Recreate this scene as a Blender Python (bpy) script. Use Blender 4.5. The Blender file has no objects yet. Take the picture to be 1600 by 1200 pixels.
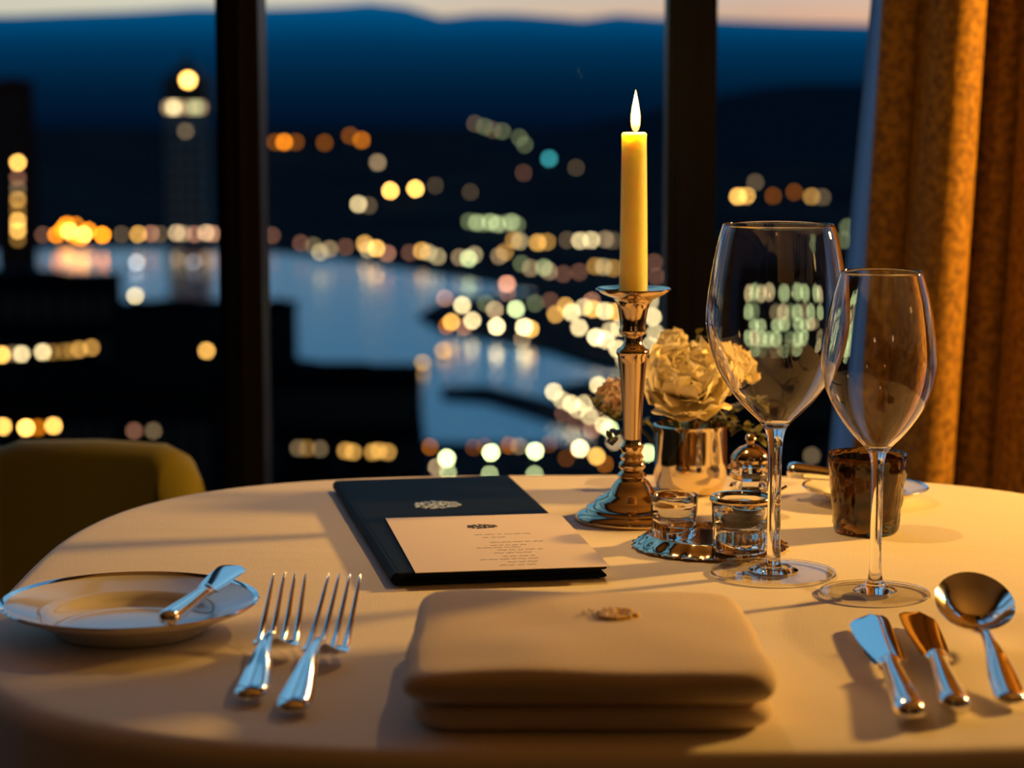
import bpy, bmesh, math, random
from math import sin, cos, pi, radians, tan, atan, hypot, sqrt
from mathutils import Vector, Matrix, noise
S = bpy.context.scene
COL = S.collection
random.seed(7)

# ---------------------------------------------------------------- camera, sky, lights, exposure
F = 3600.0; TH = radians(7.5); CZ = 1.065; TZ = 0.7505          # focal length in px, pitch, camera height, cloth height
cd = bpy.data.cameras.new('camera'); cam = bpy.data.objects.new('camera', cd); COL.objects.link(cam)
cam.location = (0, 0, CZ); cam.rotation_euler = (pi/2 - TH, 0, 0)
cd.sensor_width = 36; cd.lens = F/1600*36; cd.clip_start = .05; cd.clip_end = 60000
cd.dof.use_dof = True; cd.dof.focus_distance = 1.50; cd.dof.aperture_fstop = 7.0
S.camera = cam
S.view_settings.view_transform = 'Standard'; S.view_settings.look = 'None'
S.view_settings.exposure = 0; S.view_settings.gamma = 1; S.view_settings.use_curve_mapping = False
cy = S.cycles
cy.use_adaptive_sampling = False
cy.max_bounces = 14; cy.transmission_bounces = 12; cy.glossy_bounces = 6; cy.diffuse_bounces = 4; cy.transparent_max_bounces = 16
cy.sample_clamp_indirect = 4; cy.blur_glossy = .6

W = bpy.data.worlds.new('dusk_sky'); S.world = W; W.use_nodes = True
nt = W.node_tree; nt.nodes.clear()
def N(nt, t, **k):
    n = nt.nodes.new(t)
    for a, v in k.items(): setattr(n, a, v)
    return n
def ramp(nt, stops):
    r = N(nt, 'ShaderNodeValToRGB'); e = r.color_ramp.elements
    e[0].position = stops[0][0]; e[0].color = (*stops[0][1], 1)
    e[1].position = stops[-1][0]; e[1].color = (*stops[-1][1], 1)
    for p, c in stops[1:-1]:
        x = e.new(p); x.color = (*c, 1)
    return r
tc = N(nt, 'ShaderNodeTexCoord'); sp = N(nt, 'ShaderNodeSeparateXYZ'); nt.links.new(tc.outputs['Generated'], sp.inputs[0])
upper = [(.048, (.62, .66, .60)), (.075, (.25, .44, .57)), (.115, (.07, .28, .50)), (.22, (.12, .36, .58)), (.45, (.20, .44, .64)), (.7, (.09, .26, .44)), (1, (.04, .14, .26))]
r1 = ramp(nt, [(0, (.80, .62, .36)), (.03, (.88, .76, .50))] + upper)
r2 = ramp(nt, [(0, (.90, .42, .22)), (.03, (.90, .52, .32))] + upper)
for r in (r1, r2): nt.links.new(sp.outputs['Z'], r.inputs[0])
mr = N(nt, 'ShaderNodeMapRange'); mr.inputs[1].default_value = -.14; mr.inputs[2].default_value = .12
nt.links.new(sp.outputs['X'], mr.inputs[0])
mx = N(nt, 'ShaderNodeMixRGB'); nt.links.new(mr.outputs[0], mx.inputs[0]); nt.links.new(r1.outputs[0], mx.inputs[1]); nt.links.new(r2.outputs[0], mx.inputs[2])
cn_ = N(nt, 'ShaderNodeTexNoise'); cn_.inputs['Scale'].default_value = 2.2; cn_.inputs['Detail'].default_value = 4      # thin cloud streaks all over the sky
cmp_ = N(nt, 'ShaderNodeMapping'); cmp_.inputs['Scale'].default_value = (1, 1, 4); nt.links.new(tc.outputs['Generated'], cmp_.inputs[0]); nt.links.new(cmp_.outputs[0], cn_.inputs['Vector'])
crp = ramp(nt, [(.38, (.62, .68, .78)), (.62, (1.0, 1.0, 1.0)), (.75, (1.0, 1.0, 1.0))]); nt.links.new(cn_.outputs['Fac'], crp.inputs[0])
mul = N(nt, 'ShaderNodeMixRGB', blend_type='MULTIPLY'); mul.inputs[0].default_value = .85; nt.links.new(mx.outputs[0], mul.inputs[1]); nt.links.new(crp.outputs[0], mul.inputs[2])
bg = N(nt, 'ShaderNodeBackground'); nt.links.new(mul.outputs[0], bg.inputs[0]); bg.inputs[1].default_value = 1.12
wo = N(nt, 'ShaderNodeOutputWorld'); nt.links.new(bg.outputs[0], wo.inputs[0])

def point(name, loc, e, col, rad):
    l = bpy.data.lights.new(name, 'POINT'); l.energy = e; l.color = col; l.shadow_soft_size = rad
    o = bpy.data.objects.new(name, l); o.location = loc; COL.objects.link(o); return o
LAMP = point('lamp_light', (1.10, 1.90, 1.18), 80, (1, .50, .085), .045)       # the lit lamp of the next table, to the right
CANDLE = point('candle_light', (0.0873, 1.64, CZ+.012), 2.1, (1, .55, .16), .006)
LAMP.data.cycles.is_caustics_light = True; CANDLE.data.cycles.is_caustics_light = True
point('added_back_light', (-1.3, -2.7, 1.7), 1.6, (1, .6, .25), .07)  # unseen light added behind the camera for warm highlights on the metal
point('added_back_light', (1.5, -2.7, 1.7), 1.6, (1, .6, .25), .07)  # its unseen partner on the right, added for the same highlights
point('added_side_light', (2.7, .2, 1.6), 1.4, (1, .6, .2), .08)  # another unseen warm light, added off to the right for the silver
point('ceiling_lamp_light', (-.2, -.6, 2.3), .7, (1, .55, .2), .08)        # dim downlight of the dining room

# ---------------------------------------------------------------- materials
MATS = {}
def mat(name, col, rough=.5, metal=0, trans=0, ior=1.45, sub=0, subr=(.01,.005,.002), emit=None, es=0, bump=None, bscale=100, var=None, vscale=20, sheen=0, spec=None, coat=0):
    if name in MATS: return MATS[name]
    m = bpy.data.materials.new(name); m.use_nodes = True; t = m.node_tree; b = t.nodes['Principled BSDF']; I = b.inputs
    I['Base Color'].default_value = (*col, 1); I['Roughness'].default_value = rough; I['Metallic'].default_value = metal
    I['Transmission Weight'].default_value = trans; I['IOR'].default_value = ior
    if sub: I['Subsurface Weight'].default_value = sub; I['Subsurface Radius'].default_value = subr; I['Subsurface Scale'].default_value = 1
    if spec is not None: I['Specular IOR Level'].default_value = spec
    if sheen: I['Sheen Weight'].default_value = sheen
    if coat: I['Coat Weight'].default_value = coat
    if emit: I['Emission Color'].default_value = (*emit, 1); I['Emission Strength'].default_value = es
    if bump or var:
        tx = N(t, 'ShaderNodeTexCoord')
    if var:
        nz = N(t, 'ShaderNodeTexNoise'); nz.inputs['Scale'].default_value = vscale; nz.inputs['Detail'].default_value = 4
        t.links.new(tx.outputs['Object'], nz.inputs['Vector'])
        cr = ramp(t, [(.35, col), (.65, var)]); t.links.new(nz.outputs['Fac'], cr.inputs[0]); t.links.new(cr.outputs[0], I['Base Color'])
    if bump:
        nz = N(t, 'ShaderNodeTexNoise'); nz.inputs['Scale'].default_value = bscale; nz.inputs['Detail'].default_value = 3
        t.links.new(tx.outputs['Object'], nz.inputs['Vector'])
        bp = N(t, 'ShaderNodeBump'); bp.inputs['Strength'].default_value = bump; bp.inputs['Distance'].default_value = .001
        t.links.new(nz.outputs['Fac'], bp.inputs['Height']); t.links.new(bp.outputs[0], I['Normal'])
    MATS[name] = m; return m
def emis(name, col, s, sample=False):
    if name in MATS: return MATS[name]
    m = bpy.data.materials.new(name); m.use_nodes = True; t = m.node_tree; t.nodes.clear()
    e = N(t, 'ShaderNodeEmission'); e.inputs[0].default_value = (*col, 1); e.inputs[1].default_value = s
    o = N(t, 'ShaderNodeOutputMaterial'); t.links.new(e.outputs[0], o.inputs[0])
    if not sample:
        try: m.cycles.emission_sampling = 'NONE'
        except Exception: pass
    MATS[name] = m; return m

# ---------------------------------------------------------------- mesh helpers
def tag(o, label=None, cat=None, group=None, kind=None):
    if label: o['label'] = label
    if cat: o['category'] = cat
    if group: o['group'] = group
    if kind: o['kind'] = kind
    return o
def empty(name, loc, rz=0):
    o = bpy.data.objects.new(name, None); o.location = loc; o.rotation_euler = (0, 0, rz); o.empty_display_size = .02
    COL.objects.link(o); return o
def obj(name, data, m, parent=None, smooth=True, loc=None, rot=None):
    if isinstance(data, bpy.types.Mesh): me = data
    else:
        V, Fc = data[0], data[1]; me = bpy.data.meshes.new(name); me.from_pydata([tuple(v) for v in V], [], [tuple(f) for f in Fc])
        for x in (m if isinstance(m, (list, tuple)) else [m]): me.materials.append(x)
        if len(data) > 2:
            for p, k in zip(me.polygons, data[2]): p.material_index = k
        if smooth: me.polygons.foreach_set('use_smooth', [True]*len(me.polygons))
        bm = bmesh.new(); bm.from_mesh(me); bmesh.ops.recalc_face_normals(bm, faces=bm.faces); bm.to_mesh(me); bm.free()
        if smooth:
            try: me.set_sharp_from_angle(angle=radians(50))
            except Exception: pass
        me.update()
    o = bpy.data.objects.new(name, me); COL.objects.link(o)
    if parent: o.parent = parent
    if loc: o.location = loc
    if rot: o.rotation_euler = rot
    return o
def box(x0, x1, y0, y1, z0, z1):
    V = [(x, y, z) for z in (z0, z1) for y in (y0, y1) for x in (x0, x1)]
    return V, [(0,1,3,2),(4,6,7,5),(0,4,5,1),(2,3,7,6),(0,2,6,4),(1,5,7,3)]
def join(*ds):
    V, Fc, K = [], [], []
    for d in ds:
        n = len(V); V += list(d[0]); Fc += [tuple(i+n for i in f) for f in d[1]]
        K += list(d[2]) if len(d) > 2 else [0]*len(d[1])
    return V, Fc, K
def withk(d, k): return d[0], d[1], [k]*len(d[1])
def move(d, v, M=None):
    return ([(M @ Vector(p) if M else Vector(p)) + Vector(v) for p in d[0]],) + tuple(d[1:])
def lathe(prof, seg=48, closed=False, wob=None):
    V, Fc = [], []; n = len(prof)
    for i, (r, z) in enumerate(prof):
        for k in range(seg):
            a = 2*pi*k/seg; rr = r*(1 + (wob(a, z) if wob else 0)); V.append((rr*cos(a), rr*sin(a), z))
    for i in range(n if closed else n-1):
        j = (i+1) % n
        for k in range(seg):
            l = (k+1) % seg; Fc.append((i*seg+k, i*seg+l, j*seg+l, j*seg+k))
    if not closed:
        for i in (0, n-1):
            if prof[i][0] > 1e-6: Fc.append(tuple(i*seg+k for k in range(seg)))
    return V, Fc
def loft(rings, cap=True):
    V, Fc = [], []; s = len(rings[0])
    for r in rings: V += list(r)
    for i in range(len(rings)-1):
        for k in range(s):
            l = (k+1) % s; Fc.append((i*s+k, i*s+l, (i+1)*s+l, (i+1)*s+k))
    if cap: Fc.append(tuple(range(s))); Fc.append(tuple((len(rings)-1)*s+k for k in range(s)))
    return V, Fc
def tube(pts, rad, seg=8):
    rings = []
    for i, p in enumerate(pts):
        p = Vector(p); a = Vector(pts[max(i-1, 0)]); b = Vector(pts[min(i+1, len(pts)-1)]); d = (b-a).normalized()
        u = d.cross(Vector((0, 0, 1)) if abs(d.z) < .9 else Vector((1, 0, 0))).normalized(); v = d.cross(u)
        r = rad[i] if isinstance(rad, (list, tuple)) else rad
        rings.append([p + u*r*cos(2*pi*k/seg) + v*r*sin(2*pi*k/seg) for k in range(seg)])
    return loft(rings)
def interp(tab, x):
    for (a, *A), (b, *B) in zip(tab, tab[1:]):
        if x <= b:
            t = (x-a)/(b-a); i = [r[0] for r in tab].index(a); P0 = tab[max(i-1, 0)]; P3 = tab[min(i+2, len(tab)-1)]; h = b-a; out = []
            for k, (p, q) in enumerate(zip(A, B)):
                d = (q-p)/h; m0 = (p-P0[k+1])/(a-P0[0]) if i else d; m1 = (P3[k+1]-q)/(P3[0]-b) if P3[0] > b else d
                m0 = 0 if m0*d <= 0 else 2*m0*d/(m0+d); m1 = 0 if m1*d <= 0 else 2*m1*d/(m1+d)
                out.append((2*t**3-3*t*t+1)*p+(t**3-2*t*t+t)*h*m0+(3*t*t-2*t**3)*q+(t**3-t*t)*h*m1)
            return out
    return list(tab[-1][1:])
def spoonloft(tab, n=24, seg=16, pw=2.0, ridge=0):
    """tab: (y, halfwidth, halfthick, z); sections across Y."""
    y0, y1 = tab[0][0], tab[-1][0]; R = []
    for i in range(n+1):
        y = y0+(y1-y0)*i/n; w, t, z = interp(tab, y); ring = []
        for k in range(seg):
            a = 2*pi*k/seg; c, s_ = cos(a), sin(a)
            x = w*math.copysign(abs(c)**(2/pw), c); zz = t*math.copysign(abs(s_)**(2/pw), s_)
            if ridge and s_ > 0: zz += ridge*t*(1-abs(x)/max(w, 1e-6))
            ring.append((x, y, z+zz))
        R.append(ring)
    return loft(R)
def pad(a, b, t, n=10, dome=0, seg=96, amp=0, seed=0, taper=0):
    """a soft folded slab, bottom at z=0"""
    rings = []; lev = []
    for i in range(6): lev.append((.93*(min(a, b)-t/2)*(1-i/6)+t/2, -t/2, 0))
    for i in range(9):
        al = -pi/2+pi*i/8; lev.append((t/2*(1-cos(al)), t/2*sin(al), 1 if al > 0 else 0))
    for i in range(1, 9): lev.append((t/2+.95*(min(a, b)-t/2)*i/8, t/2, 1))
    for d, z, top in lev:
        r = []
        for k in range(seg):
            ph = 2*pi*k/seg; c, s_ = cos(ph), sin(ph); ax, bx = a-d, b-d
            q = (abs(c)**n+abs(s_)**n)**(-1/n); x, y = ax*c*q, bx*s_*q
            x *= 1-taper*(y/b)
            zz = z+t/2+(dome*max(0, 1-(abs(x)/a)**3)*max(0, 1-(abs(y)/b)**3) if top else 0)
            if amp: zz += amp*noise.noise((x*18+seed, y*18, seed))*(1 if z > -t/4 else 0); x += amp*1.2*noise.noise((y*25+seed, z*90, seed)); y += amp*1.2*noise.noise((x*20, z*90, seed+5))
            r.append((x, y, max(zz, 0)))
        rings.append(r)
    return loft(rings)
def P(px, py, z):
    a = (px-800)/F; b = (600-py)/F
    d = Vector((a, cos(TH)+b*sin(TH), -sin(TH)+b*cos(TH))); t = (z-CZ)/d.z
    return Vector((0, 0, CZ)) + d*t
def PD(px, py, y):
    a = (px-800)/F; b = (600-py)/F
    d = Vector((a, cos(TH)+b*sin(TH), -sin(TH)+b*cos(TH))); return Vector((0, 0, CZ)) + d*(y/d.y)
def prof_px(lst, y, zb=TZ):
    out = []
    for r, py in lst:
        p = PD(800, py, y); dep = y*cos(TH)+(CZ-p.z)*sin(TH); out.append((r*dep/F, p.z-zb))
    return out

# ---------------------------------------------------------------- the view outside
GZ = CZ-90; LZ = GZ+.8
M_water = mat('sea_water', (.001, .028, .06), rough=.16, ior=1.33, spec=.55)
M_land = mat('dark_ground', (.008, .010, .014), rough=.95, var=(.016, .016, .018), vscale=.01, spec=0)
M_mull = mat('dark_bronze_metal', (.005, .003, .002), rough=.4, metal=.0, spec=.15)
tag(obj('sea', box(-9000, 9000, 200, 5200, GZ-2, GZ), M_water), kind='structure', label='blue harbour water at dusk')
def ground(name, px, label):
    top = [P(x, y, LZ) for x, y in px]; n = len(top)
    V = top+[Vector((p.x, p.y, GZ-1)) for p in top]; Fc = [tuple(range(n)), tuple(range(2*n-1, n-1, -1))]
    Fc += [(i, (i+1) % n, (i+1) % n+n, i+n) for i in range(n)]
    return tag(obj(name, (V, Fc), M_land, smooth=False), kind='structure', label=label)
ground('far_shore', [(-2400, 385), (85, 386), (250, 384), (415, 390), (520, 400), (620, 415), (700, 428), (830, 450), (845, 458), (760, 461), (690, 470), (652, 492), (690, 515), (800, 535), (860, 547), (935, 572), (1040, 585), (3600, 585), (3600, 185), (-2400, 185)], 'dark far shore of the harbour with a low point')
ground('near_shore', [(-900, 418), (85, 420), (195, 470), (470, 560), (655, 585), (665, 690), (935, 692), (900, 650), (858, 604), (935, 590), (2500, 600), (2500, 1500), (-900, 1500)], 'dark near shore below the windows')
ground('pier', [(690, 604), (760, 602), (860, 625), (930, 662), (900, 668), (840, 648), (760, 624), (690, 618)], 'dark low pier in the inner harbour')
# mountain ranges: solid terrain from the foot of the slope to behind the crest
def range_mesh(y0, y1, ridge, nx=160, ny=22, x0=-9000, x1=9000, rough=20):
    V, Fc = [], []
    for j in range(ny+1):
        t = j/ny
        for i in range(nx+1):
            x = x0+(x1-x0)*i/nx
            if t <= .75:
                u = t/.75; y = y0+(y1-y0)*u; s = u**.9
            else:
                u = (t-.75)/.25; y = y1+2500*u; s = 1-.7*u
            px = 800+F*x/y1
            zr = CZ+(126-ridge(px))/F*y1
            z = GZ-2+(zr-GZ+2)*s+rough*noise.noise((x/350, y/350, 1))*sin(pi*min(t/.75, 1))
            V.append((x, y, z))
    for j in range(ny):
        for i in range(nx):
            a = j*(nx+1)+i; Fc.append((a, a+1, a+nx+2, a+nx+1))
    return V, Fc
RT = [(-3000, 30), (0, 24), (130, 20), (240, 16), (310, 11), (420, 12), (520, 8), (600, 3), (640, 10), (690, 26), (760, 20), (830, 22), (900, 30), (960, 22), (1035, 28), (1117, 30), (1200, 33), (1350, 38), (1700, 60), (4000, 80)]
def ridge1(px): return interp(RT, min(max(px, -3000), 4000))[0]
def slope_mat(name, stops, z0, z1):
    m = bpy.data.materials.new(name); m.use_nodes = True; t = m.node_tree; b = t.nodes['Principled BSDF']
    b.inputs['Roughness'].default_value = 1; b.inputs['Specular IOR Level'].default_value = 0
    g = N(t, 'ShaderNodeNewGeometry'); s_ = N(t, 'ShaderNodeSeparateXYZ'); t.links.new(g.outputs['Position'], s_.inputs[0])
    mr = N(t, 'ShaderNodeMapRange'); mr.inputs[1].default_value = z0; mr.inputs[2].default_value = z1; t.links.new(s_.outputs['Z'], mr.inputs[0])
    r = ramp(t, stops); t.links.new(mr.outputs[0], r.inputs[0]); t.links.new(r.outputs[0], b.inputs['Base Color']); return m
M_mtn = slope_mat('hazed_mountain_slopes', [(0, (.004, .016, .035)), (.25, (.002, .05, .085)), (.55, (.001, .12, .20)), (.85, (.001, .27, .42)), (1, (.001, .36, .52))], GZ, GZ+330)  # forest dark below; haze put into the colour as paler blue above
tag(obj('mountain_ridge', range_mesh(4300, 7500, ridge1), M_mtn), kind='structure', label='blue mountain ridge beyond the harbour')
M_hill = mat('wooded_hill', (.006, .012, .02), rough=1, spec=0)
def hill(cx, cyy, rx, ry, hh):
    V, Fc = [], []; n, m_ = 40, 12
    for j in range(m_+1):
        r = 1-j/m_
        for i in range(n):
            a = 2*pi*i/n; x = cx+rx*r*cos(a); y = cyy+ry*r*sin(a)
            V.append((x, y, GZ-1+hh*(cos(pi*r)+1)/2*(1+.2*noise.noise((x/200, y/200, 3)))))
    for j in range(m_):
        for i in range(n):
            k = (i+1) % n; Fc.append((j*n+i, j*n+k, (j+1)*n+k, (j+1)*n+i))
    return V, Fc
tag(obj('wooded_hill', hill(440, 3200, 560, 700, 84), M_hill), kind='structure', label='dark wooded hill behind the right window pane')

# lights of the town
LC = {'amber': (1, .50, .10), 'orange': (1, .27, .008), 'cream': (1, .76, .36), 'green': (.82, .95, .42), 'teal': (.08, .62, .66), 'pink': (1, .42, .24), 'white': (.8, .85, .9), 'tan': (.75, .5, .25)}
LB = {1: 2.2, 2: 6, 3: 13, 4: 22, 5: 36}
def lightmat(c, b): return emis('lamp_glow_%s_%d' % (c, b), LC[c], LB[b])
M_pole = mat('painted_steel', (.03, .03, .03), rough=.6)
lamp_me = {}
def street_lamp(px, py, c, b, label, group=None, size=1.0, zg=LZ, name='street_lamp'):
    key = (c, b)
    p = P(px, py, zg); D = p.y; s = D/1255*size
    if key not in lamp_me:
        gl = move(lathe([(0, -1.05)]+[(1.05*sin(a), -1.05*cos(a)) for a in (pi/5, 2*pi/5, 3*pi/5, 4*pi/5)]+[(0, 1.05)], 8), (0, 0, 6.3))
        pole = tube([(0, 0, 0), (0, 0, 5.2)], [.22, .12], 5); ft = lathe([(.5, 0), (.5, .3), (.2, .5)], 6)
        me = obj('street_lamp', join(withk(gl, 0), withk(pole, 1), withk(ft, 1)), [lightmat(c, b), M_pole]); lamp_me[key] = me.data
        bpy.data.objects.remove(me)
    hz = 6.3*s
    q = P(px, py, zg+hz)
    o = bpy.data.objects.new(name, lamp_me[key]); COL.objects.link(o); o.location = (q.x, q.y, zg); o.scale = (s, s, s)
    return tag(o, label, 'street lamp', group)
ORD = 'first second third fourth fifth sixth seventh eighth ninth tenth eleventh twelfth thirteenth fourteenth fifteenth sixteenth seventeenth eighteenth nineteenth twentieth'.split()
def nth(k, n):
    if k == 0: return 'leftmost'
    if k == n-1: return 'rightmost'
    if k < (n+1)//2: return ORD[k]+' from the left'
    return ORD[n-1-k]+' from the right'
BW = {1: 'faint', 2: 'dim', 3: 'clear', 4: 'bright', 5: 'brilliant'}; CW_ = {'pink': 'rosy', 'green': 'greenish'}
def lamps(pts, where, group, size=1):
    pts = sorted(pts)
    for k, (x, y, c, b) in enumerate(pts): street_lamp(x, y, c, b, '%s %s lamp, %s %s' % (BW[b], CW_.get(c, c), nth(k, len(pts)), where), group, size)
lamps([(88,367,'orange',4),(104,351,'orange',4),(98,358,'orange',4),(108,361,'amber',5),(119,352,'orange',3),(115,367,'orange',4),(131,366,'amber',5),(138,360,'orange',4),(126,372,'orange',4),(160,367,'orange',5)],
      'in the orange cluster on the far shore', 'orange lamps clustered on the far shore')
lamps([(67,367,'pink',1),(190,366,'tan',1),(216,366,'amber',3),(236,365,'pink',2),(250,366,'tan',1),(276,364,'tan',3),(286,365,'tan',2),(304,366,'pink',2),(322,364,'tan',3),(331,365,'pink',2),(340,366,'tan',1),(425,368,'pink',1)],
      'in the row left of the left mullion', 'amber lamps on the far shore left of the mullion')
lamps([(470,380,'pink',1),(490,384,'cream',1),(500,394,'cream',2),(515,389,'tan',2),(540,386,'pink',1),(570,381,'amber',3),(575,390,'cream',2),(588,388,'amber',4),(605,396,'pink',2),(640,395,'pink',1),(659,392,'amber',3),(670,395,'cream',2),(684,401,'cream',2),(718,402,'tan',2),(732,404,'green',3),(741,398,'cream',2),(780,400,'tan',2),(789,394,'amber',2),(815,412,'green',1),(829,419,'tan',2),(850,418,'green',2),(858,424,'tan',2),(880,428,'pink',1),(905,425,'pink',1),(930,416,'amber',2),(943,417,'cream',2),(958,419,'amber',2),(1022,410,'pink',1),(1025,432,'pink',1)],
      'in the shoreline row right of the mullion', 'warm lamps along the middle far shore')
lamps([(803,375,'amber',2),(812,377,'cream',2),(840,379,'amber',3),(855,378,'amber',2),(886,375,'tan',1),(906,376,'cream',3),(924,375,'cream',3),(958,376,'tan',1),(946,374,'tan',2)],
      'in the inland row left of the candle', 'amber lamps in the second row inland')
lamps([(733,346,'green',1),(745,348,'green',2),(756,349,'green',1),(766,347,'green',2),(777,350,'green',2),(788,350,'green',1),(799,347,'green',2),(808,351,'green',1)],
      'in the short hillside row', 'greenish lamps in a short hillside row')
lamps([(742,193,'tan',1),(757,198,'green',1),(770,203,'tan',1),(785,205,'green',1),(812,215,'green',1),(820,226,'green',1),(680,290,'tan',1),(818,270,'pink',1),(735,300,'tan',1),(900,262,'tan',1)],
      'scattered high on the far slope', 'dim lamps high on the far slope', .75)
lamps([(722,477,'cream',4),(705,503,'amber',4),(698,509,'orange',2),(725,511,'pink',2),(738,501,'cream',4),(759,474,'green',1),(773,484,'tan',3),(776,510,'cream',5),(806,483,'green',4),(819,511,'cream',5),(829,514,'amber',4),(816,530,'tan',2),(836,474,'green',1),(695,466,'pink',2),(860,470,'pink',1)],
      'on the point in the harbour', 'cream lamps on the harbour point')
lamps([(868,491,'amber',3),(884,478,'amber',3),(893,488,'cream',4),(905,512,'cream',4),(912,480,'cream',3),(926,483,'amber',4),(931,527,'cream',5),(946,531,'cream',4),(945,486,'cream',4),(953,517,'cream',3),(962,487,'amber',4),(965,545,'cream',4),(968,512,'cream',3),(1016,470,'cream',3),(1020,495,'cream',4),(1024,520,'cream',3),(1016,540,'cream',3),(975,560,'cream',3),(925,470,'pink',2)],
      'in the dense cluster beside the candlestick', 'cream lamps clustered left of the candlestick')
lamps([(865,612,'cream',4),(878,625,'cream',3),(893,631,'cream',4),(903,640,'cream',3),(914,630,'cream',3),(921,650,'cream',3),(935,602,'cream',4),(943,664,'cream',4),(953,670,'green',4),(930,640,'tan',2),(880,646,'pink',1),(900,662,'pink',1),(960,690,'tan',3),(925,672,'pink',2)],
      'on the diagonal quay', 'cream lamps on the diagonal quay')
lamps([(698,716,'green',5),(767,707,'green',5),(836,705,'green',5),(906,701,'cream',5),(932,713,'amber',4),(1012,708,'green',4)],
      'in the large row above the table edge', 'large pale lamps above the table edge', 1.1)
lamps([(672,698,'orange',2),(740,699,'orange',1),(757,697,'orange',1),(795,696,'orange',2),(811,697,'tan',2),(858,694,'orange',1),(682,730,'tan',3),(700,738,'green',3),(765,741,'green',3),(835,741,'green',3),(885,716,'orange',1),(945,725,'orange',2)],
      'in the small row above the table edge', 'small orange lamps above the table edge', .9)
street_lamp(430, 222, 'orange', 1, 'faint orange lamp touching the left mullion on the far slope')
street_lamp(444, 222, 'orange', 3, 'orange lamp on the far slope just right of the left mullion')
street_lamp(462, 222, 'orange', 1, 'faint orange lamp right beside the orange one near the left mullion')
street_lamp(507, 223, 'orange', 1, 'dim brown-orange lamp alone halfway between two orange slope lamps')
street_lamp(565, 219, 'orange', 2, 'dull orange lamp at the right end of the highest slope row')
street_lamp(547, 212, 'orange', 1, 'faint reddish lamp up left of the dull orange slope lamp')
street_lamp(590, 254, 'tan', 2, 'dim tan lamp above the amber pair on the slope')
street_lamp(610, 298, 'amber', 5, 'left one of the bright amber lamp pair on the slope')
street_lamp(649, 295, 'amber', 5, 'right one of the bright amber lamp pair on the slope')
street_lamp(560, 319, 'cream', 3, 'yellow-cream lamp below left of the bright amber pair')
street_lamp(576, 321, 'tan', 1, 'dim lamp touching the yellow-cream one on its right')
street_lamp(858, 248, 'teal', 2, 'single teal lamp on the slope left of the candle')
street_lamp(1153, 307, 'amber', 4, 'left one of the bright amber pair right of the middle mullion')
street_lamp(1167, 306, 'amber', 3, 'right one of the bright amber pair right of the middle mullion')
street_lamp(1208, 306, 'orange', 1, 'faint brown lamp between the amber pair and the orange lamp')
street_lamp(1241, 300, 'orange', 1, 'faint reddish lamp up left of the right-hand orange lamp')
street_lamp(1268, 307, 'amber', 2, 'pale orange lamp above the big wine glass rim')
street_lamp(1285, 308, 'tan', 1, 'dim lamp touching the pale orange one above the big wine glass')
lamps([(1325, 355, 'green', 1), (1318, 375, 'green', 1), (1180, 285, 'tan', 1)], 'in the dark beside the curtain', 'faint lamps beside the curtain')

# boats on the water with a lamp each, two of them added for reflected lights
M_hull = mat('boat_hull', (.05, .05, .06), rough=.5)
def boat(px, py, c, b, label):
    p = P(px, py, GZ+3); s = p.y/1255; r = empty('boat', (p.x, p.y, GZ-.3)); tag(r, label, 'boat'); r.scale = (s, s, s)
    hull = loft([[(x*w, y*w*.35, z) for x, y in ((-5, 0), (-4, 1.8), (2, 2.2), (5, 0), (2, -2.2), (-4, -1.8))] for w, z in ((.8, 0), (1, 1.2), (1.02, 1.3))])
    obj('hull', hull, M_hull, r); obj('cabin', box(-2.5, .5, -.7, .7, 1.3, 2.1), M_hull, r, smooth=False)
    obj('mast_lamp', move(lathe([(0, -1.3), (.9, -.9), (1.3, 0), (.9, .9), (0, 1.3)], 8), (-1, 0, 3.2)), lightmat(c, b), r)
boat(216, 409, 'white', 2, 'small boat with a bluish white lamp on the far left water')
boat(214, 459, 'cream', 3, 'small boat with a warm white lamp, lower of the two at left')
boat(663, 561, 'amber', 3, 'small boat with an amber lamp off the harbour point')
boat(795, 441, 'pink', 3, 'added boat lamp standing for a pale water reflection between shore and harbour point')  # boat and lamp added in place of a light mirrored in the water
boat(695, 541, 'amber', 2, 'added boat lamp standing for a dull amber reflection close below the harbour point')  # also an added boat, its lamp replaces a reflection on the water
boat(305, 408, 'white', 1, 'small boat with a faint white lamp beside the left mullion')

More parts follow.
